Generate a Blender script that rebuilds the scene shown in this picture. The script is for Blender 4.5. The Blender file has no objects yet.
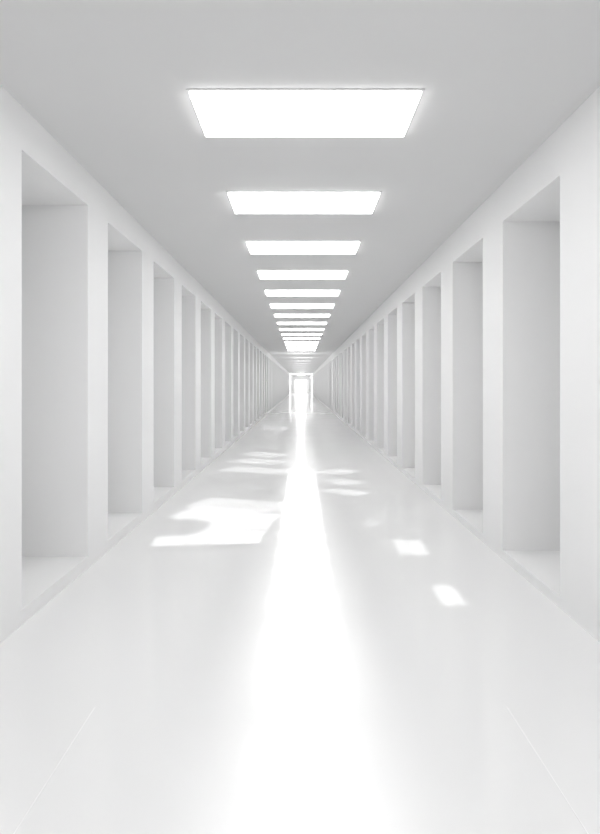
import bpy, math, random
from mathutils import Vector
sc=bpy.context.scene
sc.view_settings.view_transform='Standard'
sc.view_settings.look='None'
HF=1.72; HC=2.0; W=2.0; H=HF+HC; F=600.0
Y0=-4.0; Y1=150.0; DEP=0.8

def mat(name,col,rough=0.6,spec=0.3,noise=0.0,scale=2.0,emit=0,rvar=0.0):
    m=bpy.data.materials.new(name); m.use_nodes=True
    nt=m.node_tree; b=nt.nodes['Principled BSDF']
    b.inputs['Base Color'].default_value=(*col,1)
    b.inputs['Roughness'].default_value=rough
    b.inputs['Specular IOR Level'].default_value=spec
    if emit:
        b.inputs['Emission Color'].default_value=(1,1,1,1)
        b.inputs['Emission Strength'].default_value=emit
    if noise or rvar:
        tc=nt.nodes.new('ShaderNodeTexCoord'); n=nt.nodes.new('ShaderNodeTexNoise')
        n.inputs['Scale'].default_value=scale; n.inputs['Detail'].default_value=4
        nt.links.new(tc.outputs['Object'],n.inputs['Vector'])
        if noise:
            r=nt.nodes.new('ShaderNodeMapRange')
            r.inputs['To Min'].default_value=1-noise; r.inputs['To Max'].default_value=1
            mx=nt.nodes.new('ShaderNodeVectorMath'); mx.operation='SCALE'
            mx.inputs[0].default_value=col
            nt.links.new(n.outputs['Fac'],r.inputs['Value'])
            nt.links.new(r.outputs['Result'],mx.inputs['Scale'])
            nt.links.new(mx.outputs[0],b.inputs['Base Color'])
        if rvar:
            r2=nt.nodes.new('ShaderNodeMapRange')
            r2.inputs['To Min'].default_value=rough-rvar; r2.inputs['To Max'].default_value=rough+rvar
            nt.links.new(n.outputs['Fac'],r2.inputs['Value'])
            nt.links.new(r2.outputs['Result'],b.inputs['Roughness'])
    return m
M_wall=mat('wall_plaster',(.922,.922,.922),.75,.2,.02,1.5)
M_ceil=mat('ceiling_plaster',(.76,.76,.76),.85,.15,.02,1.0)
M_floor=mat('floor_polished_resin',(.91,.91,.91),.08,.85,.012,.8,rvar=.02)
M_seam=mat('floor_seam',(.95,.95,.95),.3,.5,.01,5)
M_frame=mat('panel_frame',(.6,.6,.6),.5,.4,.02,8)
M_diff=mat('panel_diffuser',(.9,.9,.9),.5,.2,0,1,emit=6.0)

def mesh(name,boxes,mats):
    v=[];f=[];mi=[]
    for bx in boxes:
        x0,x1,y0,y1,z0,z1=bx[:6]; k=bx[6] if len(bx)>6 else 0
        s=len(v)
        v+=[(x0,y0,z0),(x1,y0,z0),(x1,y1,z0),(x0,y1,z0),(x0,y0,z1),(x1,y0,z1),(x1,y1,z1),(x0,y1,z1)]
        for q in [(0,3,2,1),(4,5,6,7),(0,1,5,4),(1,2,6,5),(2,3,7,6),(3,0,4,7)]:
            f.append([s+i for i in q]); mi.append(k)
    me=bpy.data.meshes.new(name); me.from_pydata(v,[],f); me.update()
    for m in mats: me.materials.append(m)
    for p,k in zip(me.polygons,mi): p.material_index=k
    o=bpy.data.objects.new(name,me); sc.collection.objects.link(o)
    return o

X=W+DEP+.1
mesh('floor',[(-X,X,Y0,Y1+.2,-.2,0)],[M_floor])
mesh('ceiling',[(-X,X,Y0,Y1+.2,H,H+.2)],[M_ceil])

def wall(name,s,near,far,step,zs,zt):
    def bx(xa,xb,*r):
        a,b=sorted((s*xa,s*xb)); return (a,b,*r)
    B=[bx(W+DEP,X,Y0,Y1,0,H), bx(W,W+DEP,Y0,Y1,0,zs), bx(W,W+DEP,Y0,Y1,zt,H)]
    k=-3; prev=Y0
    while True:
        n=(near+step*k)*F*W; fa=(far+step*k)*F*W
        if fa>Y1-.5: break
        if n>prev+.1:
            B.append(bx(W,W+DEP,prev,n,zs,zt)); prev=fa
        k+=1
    B.append(bx(W,W+DEP,prev,Y1,zs,zt))
    return mesh(name,B,[M_wall])
wall('wall_left',-1,.00358,.00469,.00160,HF-.805*W,HF+.843*W)
wall('wall_right',1,.00386,.00495,.00164,HF-.82*W,HF+.81*W)

# end wall with a plain open doorway to daylight
DW=1.5; DH=3.0
mesh('wall_end',[(-X,-DW,Y1,Y1+.2,0,H),(DW,X,Y1,Y1+.2,0,H),(-DW,DW,Y1,Y1+.2,DH,H)],[M_wall])

for i,s in enumerate((-1,1)):
    mesh('trim_%d'%(i+1),[(s*1.1-.002,s*1.1+.002,Y0,3.2,0,.001)],[M_seam])

CX=.03
def panel(yn,yf,hw=.785):
    t=.018; d=.03; a=CX-hw; b=CX+hw
    B=[(a,b,yn,yf,H-d,H-.001,1),
       (a-t,a,yn-t,yf+t,H-.008,H,0),(b,b+t,yn-t,yf+t,H-.008,H,0),
       (a,b,yn-t,yn,H-.008,H,0),(a,b,yf,yf+t,H-.008,H,0)]
    mesh('ceiling_light_panel',B,[M_frame,M_diff])
for n in range(-2,15):
    yn=(.00339+.00178*n)*F*HC
    panel(yn,yn+(.00058 if n<6 else .00048)*F*HC)
panel(105,118)

def area(name,x,y,sx,sy,rot,flux,spread,z=H-.06):
    l=bpy.data.lights.new(name,'AREA'); l.shape='RECTANGLE'; l.size=sx; l.size_y=sy
    l.energy=flux*sx*sy; l.spread=math.radians(spread)
    o=bpy.data.objects.new(name,l); sc.collection.objects.link(o)
    o.location=(x,y,z); o.rotation_euler=(0,0,math.radians(rot)); return o
YS=3.4
area('floor_strip_fill',0.02,(YS+Y1)/2,.46,Y1-YS,0,2.4,15)  # both strip lights are added, without a fixture, to brighten the floor centre
area('floor_strip_fill',0.03,(Y0+YS)/2,.32,YS-Y0,0,2.4,19)
y=38
while y<149:
    l=bpy.data.lights.new('far_corridor_fill','POINT'); l.energy=62; l.shadow_soft_size=.01  # bare point light added to lift the dark far section, not a fixture
    o=bpy.data.objects.new('far_corridor_fill',l); sc.collection.objects.link(o); o.location=(0,y,2.6)
    y+=6

def P(px,py): 
    d=py-385; return ((px-301)/d*HF, F*HF/d)
def patch(ax,ay,bx,by,w,flux=1.7,spread=1.0):
    a=Vector(P(ax,ay)); b=Vector(P(bx,by)); c=(a+b)/2; d=b-a
    area('added_sun_patch',c.x,c.y,d.length-.04,w,math.degrees(math.atan2(d.y,d.x)),flux,spread)  # added narrow-beam light under the ceiling, stands in for sun on the floor
patch(152,541,262,538,.42); patch(180,512,272,520,.7); patch(196,502,280,508,.8,1.5); patch(206,526,270,528,1.4,1.7)
patch(226,468,285,472,.75,1.5); patch(234,460,283,463,.8,1.5); patch(246,453,284,456,.9,1.5)
patch(325,470,352,473,.7,1.4); patch(328,479,358,484,.55,1.4); patch(330,489,364,495,.45,1.4)
patch(362,522,380,524,.4,.5)
patch(394,547,427,547,.6,1.3); patch(434,595,462,595,.46,1.3)
patch(262,428,288,428,2.2)

w=bpy.data.worlds.new('world'); sc.world=w; w.use_nodes=True
w.node_tree.nodes['Background'].inputs[0].default_value=(1,1,1,1)
w.node_tree.nodes['Background'].inputs[1].default_value=2.3

cam=bpy.data.cameras.new('camera'); co=bpy.data.objects.new('camera',cam); sc.collection.objects.link(co)
co.location=(0,0,HF); co.rotation_euler=(math.pi/2,0,0)
cam.lens=F*36/834; cam.sensor_width=36; cam.shift_y=-32/834; cam.shift_x=-1/834
cam.clip_end=1000
sc.camera=co
